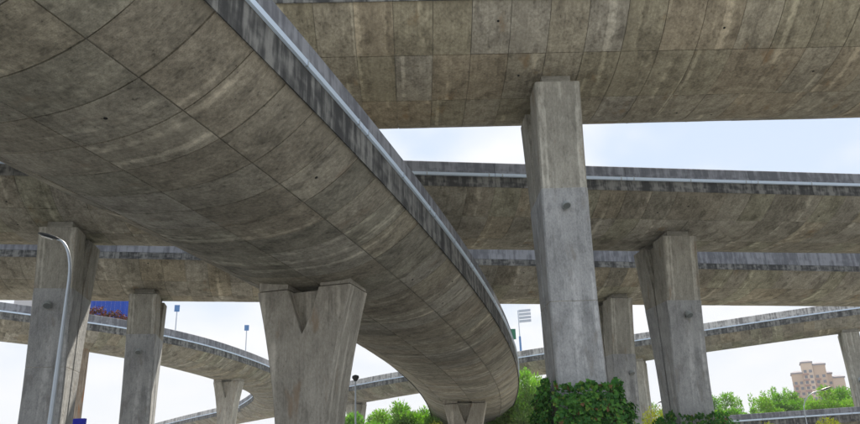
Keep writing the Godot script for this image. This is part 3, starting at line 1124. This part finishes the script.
func build_plants() -> void:
	var narrow := leaf_mesh(0.12, 0.38, leaf_mat(0.6, Color(0.7, 0.95, 0.3)))
	var round_leaf := leaf_mesh(0.125, 0.135, leaf_mat(0.75, Color(0.3, 0.55, 0.12)))
	var small := leaf_mesh(0.1, 0.17, leaf_mat(0.6, Color(0.4, 0.45, 0.1)))
	ivy(Vector3(4.33, 0, -22.75), Vector3(0, 0, 1), 0.95, 0.82, 3.95, round_leaf, 23000, "dark green ivy bulging round the foot of the tallest pier")
	ivy(Vector3(11.73, 0, -35.0), Vector3(0.16, 0, 0.98), 1.1, 1.05, 3.55, round_leaf, 15000, "low dark ivy round the foot of the grey painted pier")
	var greens := [Color(0.27, 0.37, 0.11), Color(0.33, 0.42, 0.12), Color(0.22, 0.33, 0.1)]
	var ts := [
		[8.4, -75, 9.6, "bright feathery tree between the curved ramp's end and the ivy"], [11.0, -80, 9.6, "bright tree close beside the ivy-covered pier"], [6.9, -82, 8.6, "bright tree tucked against the curved ramp's lower right edge"],
		[-3.6, -80, 7.1, "bright tree just left of the curved ramp's far end"], [-6.2, -84, 6.7, "bright tree midway between the far lamp post and the curved ramp"], [-8.8, -80, 6.2, "small bright tree beside the far lamp post"], [-1.4, -88, 7.0, "bright tree touching the left side of the curved ramp's end"],
		[22.0, -95, 7.2, "far tree left of the grey painted pier"], [25.0, -102, 7.5, "far tree just left of the grey painted pier, behind its neighbour"],
		[-7.6, -93, 6.9, "hazy back-row tree right of the far lamp post"], [-4.6, -96, 7.8, "tallest back-row tree left of the curved ramp's end"], [-10.6, -90, 6.6, "low back-row tree at the foreground pier's right edge"],
		[13.6, -92, 9.2, "back-row tree against the ivy-covered pier's left side"], [9.6, -90, 9.9, "tall back-row tree between the curved ramp and the ivy"]]
	for i in ts.size():
		var q = ts[i]
		tree(Vector3(q[0], 0, q[1]), q[2] + 0.5, 3.9, greens[i % 3], narrow, q[3], "tree", "bright trees beyond the roads", 13000)
	var rts := [
		[35.0, 8.6, "tree behind the low road, first right of the grey painted pier"], [38.5, 8.7, "second tree right of the grey painted pier"], [41.8, 8.8, "third tree right of the grey painted pier"], [45.0, 8.4, "tree behind the low road, left of the towers"],
		[48.0, 8.7, "tree below the left tower's left edge"], [51.0, 8.6, "dense tree below the taller tower"], [53.6, 9.6, "tree below the gap between the towers"], [56.5, 9.2, "tree below the lower tower"], [59.6, 9.0, "tree left of the rightmost pier"], [63.0, 9.2, "tree behind the rightmost pier"]]
	for i in rts.size():
		var q = rts[i]
		tree(Vector3(q[0], 0, -102 - (i % 3) * 3.0), q[1] + 0.4 * (i % 3), 3.9, greens[(i + 1) % 3], narrow, q[2], "tree", "trees behind the low road", 12000)
	thicket(33.0, 66.0, -113.0, 10.4, Color(0.32, 0.42, 0.13), narrow, 32000, "continuous pale green thicket behind the low road at right")
	thicket(-14.0, 1.0, -101.0, 7.2, Color(0.26, 0.38, 0.09), narrow, 14000, "pale green thicket between the foreground pier and the ramp's far end")
	thicket(5.0, 16.0, -97.0, 9.6, Color(0.28, 0.4, 0.08), narrow, 13000, "pale green thicket between the curved ramp and the ivy")
	var yel := Color(0.42, 0.45, 0.04)
	bush(Vector3(17.0, 0, -58), 5.2, 1.4, yel, small, "yellow green shrub left of the grey painted pier", 4800)
	bush(Vector3(19.6, 0, -60), 4.8, 1.5, yel, small, "yellow green shrub close against the grey painted pier", 4800)
	bush(Vector3(25.2, 0, -58), 3.7, 1.1, yel, small, "yellow shrub right of the grey painted pier", 3000)
	bush(Vector3(31.0, 0, -60), 4.0, 1.2, yel, small, "yellow green shrub in front of the low road", 3600)
	bush(Vector3(36.5, 0, -60), 4.4, 1.0, yel, small, "yellow shrub at the foot of the rightmost pier", 3000)
	bush(Vector3(-0.2, 0, -70), 5.3, 1.3, yel, small, "yellow shrub at the left foot of the curved ramp's end", 4200)

func build_furniture() -> void:
	street_lamp(Vector3(-11.45, 0, -22), 9.0, Vector3(-0.5, 0, 0.12), 0.08, "white curved street lamp standing before the leftmost pier", 0.85)
	post_lamp(Vector3(-4.5, 0, -41), 6.5, "far post lamp with round head, right of the foreground pier")
	street_lamp(Vector3(17.3, 0, -60), 5.9, Vector3(0.5, 0, 0.2), 0.05, "tiny street lamp left of the grey painted pier", 0.7)
	street_lamp(Vector3(26.9, 0, -55), 6.0, Vector3(1.5, 0, 0.1), 0.05, "thin street lamp in front of the apartment towers", 1.1)
	# signs
	var blue := mat(lin(0.12, 0.25, 0.5), 0.5)
	small_sign(Vector3(-30.6, 16.4, -84.6), 4.3, 0.6, 0.8, blue, "small blue sign on the left ramp, nearer the slim pier", 0.2)
	small_sign(Vector3(-25.4, 15.8, -97), 4.6, 0.6, 0.75, blue, "small blue sign on the left ramp, nearer the foreground pier", 0.2)
	var t := thing("slatted_sign", Vector3(12.3, 15.6, -104.2), "white slatted sign board on a blue pole on the far ramp", "sign")
	var st := begin()
	tube(st, [Vector3.ZERO, UP * 3.2], [0.16, 0.15], 8)
	put(st.commit(), "lower_post", blue, t)
	var s2 := begin()
	tube(s2, [UP * 3.2, UP * 7.0], [0.07, 0.06], 8)
	put(s2.commit(), "upper_post", M.galv, t)
	var pale := mat(lin(0.5, 0.54, 0.6), 0.5)
	var slat := BoxMesh.new()
	slat.size = Vector3(1.75, 0.38, 0.08)
	for i in 4:
		var o := put(slat, "slat", pale, t, Vector3(0.95, 6.9 - i * 0.5, 0.1))
		o.rotation = Vector3(-0.25, -0.3, 0)
	var gs := thing("road_sign", Vector3(10.6, 15.5, -104.0), "green road sign peeping out behind the curved ramp's edge", "sign", "signs on the distant ramps")
	var g := begin()
	tube(g, [Vector3.ZERO, UP * 4.4], [0.08, 0.07], 8)
	put(g.commit(), "post", M.galv, gs)
	var gp := begin()
	box(gp, Vector3(0.0, 3.6, 0.12), Vector3(2.2, 1.5, 0.06))
	put(gp.commit(), "panel", mat(lin(0.02, 0.16, 0.09), 0.5), gs)

	# blue sheet hoarding standing on the left ramp, with russet planting in front of it
	var hb := thing("blue_hoarding", Vector3(-36.5, 16.4, -80.5), "bright blue corrugated hoarding standing on the left ramp", "hoarding")
	hb.rotation.y = 0.5
	var sheet := mat(lin(0.025, 0.09, 0.5), 0.55)
	for i in 9:
		var hs := begin()
		var x0 := -4.5 + i * 1.0
		for k in 5:
			box(hs, Vector3(x0 + k * 0.2, 2.75 + 0.1, 0.02 if k % 2 == 0 else -0.02), Vector3(0.195, 4.6, 0.05))
		put(hs.commit(), "corrugated_sheet", sheet, hb)
	for i in 4:
		var ps := begin()
		tube(ps, [Vector3(-4.4 + i * 2.8, -0.2, -0.14), Vector3(-4.4 + i * 2.8, 5.0, -0.14)], [0.07, 0.07], 8)
		put(ps.commit(), "post", M.galv, hb)
	var gh := thing("grey_hoarding", Vector3(-43.6, 17.0, -76.2), "pale grey hoarding panel on the left ramp, left of the leftmost pier", "hoarding")
	gh.rotation.y = 0.5
	var g2 := begin()
	box(g2, Vector3(0, 1.6, 0), Vector3(3.0, 3.4, 0.06))
	put(g2.commit(), "sheet", mat(lin(0.55, 0.55, 0.57), 0.6), gh)
	for sx in [-1.3, 1.3]:
		var p2 := begin()
		tube(p2, [Vector3(sx, -0.3, -0.12), Vector3(sx, 3.2, -0.12)], [0.06, 0.06], 8)
		put(p2.commit(), "post", M.galv, gh)
	var russet := leaf_mesh(0.16, 0.26, leaf_mat(0.7, Color(0.2, 0.06, 0.03)))
	var hx := thing("hedge", Vector3(-37.0, 17.3, -77.0), "russet brown hedge along the left ramp's parapet before the blue hoarding", "hedge")
	hx.rotation.y = 0.68
	var hstem := begin()
	for i in 14:
		tube(hstem, [Vector3(-3.6 + i * 0.55, 0, 0), Vector3(-3.5 + i * 0.55, 1.3, 0.1)], [0.025, 0.012], 5)
	put(hstem.commit(), "stems", M.bark, hx)
	var xs := []
	var cols := []
	for i in 2600:
		var x := rng.randf_range(-4.0, 4.4)
		var hgt := lerpf(2.35, 1.2, (x + 4.0) / 8.4) + 0.25 * sin(x * 3.1) + 0.15 * sin(x * 7.7)
		var p := Vector3(x, rng.randf() * hgt, rng.randf_range(-0.35, 0.35))
		xs.append(Transform3D(frame_to((rand_dir() + UP * 0.5).normalized()).scaled(Vector3.ONE * rng.randf_range(0.7, 1.3)), p))
		var k := rng.randf_range(0.5, 1.3)
		cols.append(Color(0.2 * k, 0.05 * k, 0.03 * k) if rng.randf() < 0.7 else Color(0.12 * k, 0.09 * k, 0.04 * k))
	cloud_of_leaves(xs, cols, russet, "leaves", hx)
	# slender stained column under the left ramp and a blue box sign at its foot
	var col := thing("slender_column", Vector3(-38.2, 0, -78.6), "slender rust-stained column under the left ramp", "column")
	var cst := begin()
	tube(cst, [Vector3.ZERO, UP * 5.0, UP * 10.0, UP * 15.1], [0.5, 0.5, 0.5, 0.5], 20)
	put(cst.commit(), "shaft", mat(Color(1, 1, 1), 0.9, concrete_tex(151, lin(0.2, 0.16, 0.12), lin(0.5, 0.42, 0.33), lin(0.36, 0.15, 0.06), 0.4, 0.55, 0.8), Vector3(1, 0.3, 1)), col)
	var cap := begin()
	tube(cap, [UP * 15.1, UP * 15.5], [0.62, 0.7], 20)
	put(cap.commit(), "cap", M.pier, col)
	var bx := thing("box_sign", Vector3(-17.45, 0, -36), "saturated blue box sign at the lower left edge", "sign")
	var b1 := begin()
	box(b1, Vector3(0, 3.9, 0), Vector3(0.85, 0.9, 0.25))
	put(b1.commit(), "panel", mat(lin(0.01, 0.02, 0.55), 0.4), bx)
	var b2 := begin()
	tube(b2, [Vector3.ZERO, UP * 3.5], [0.06, 0.06], 8)
	put(b2.commit(), "post", M.galv, bx)
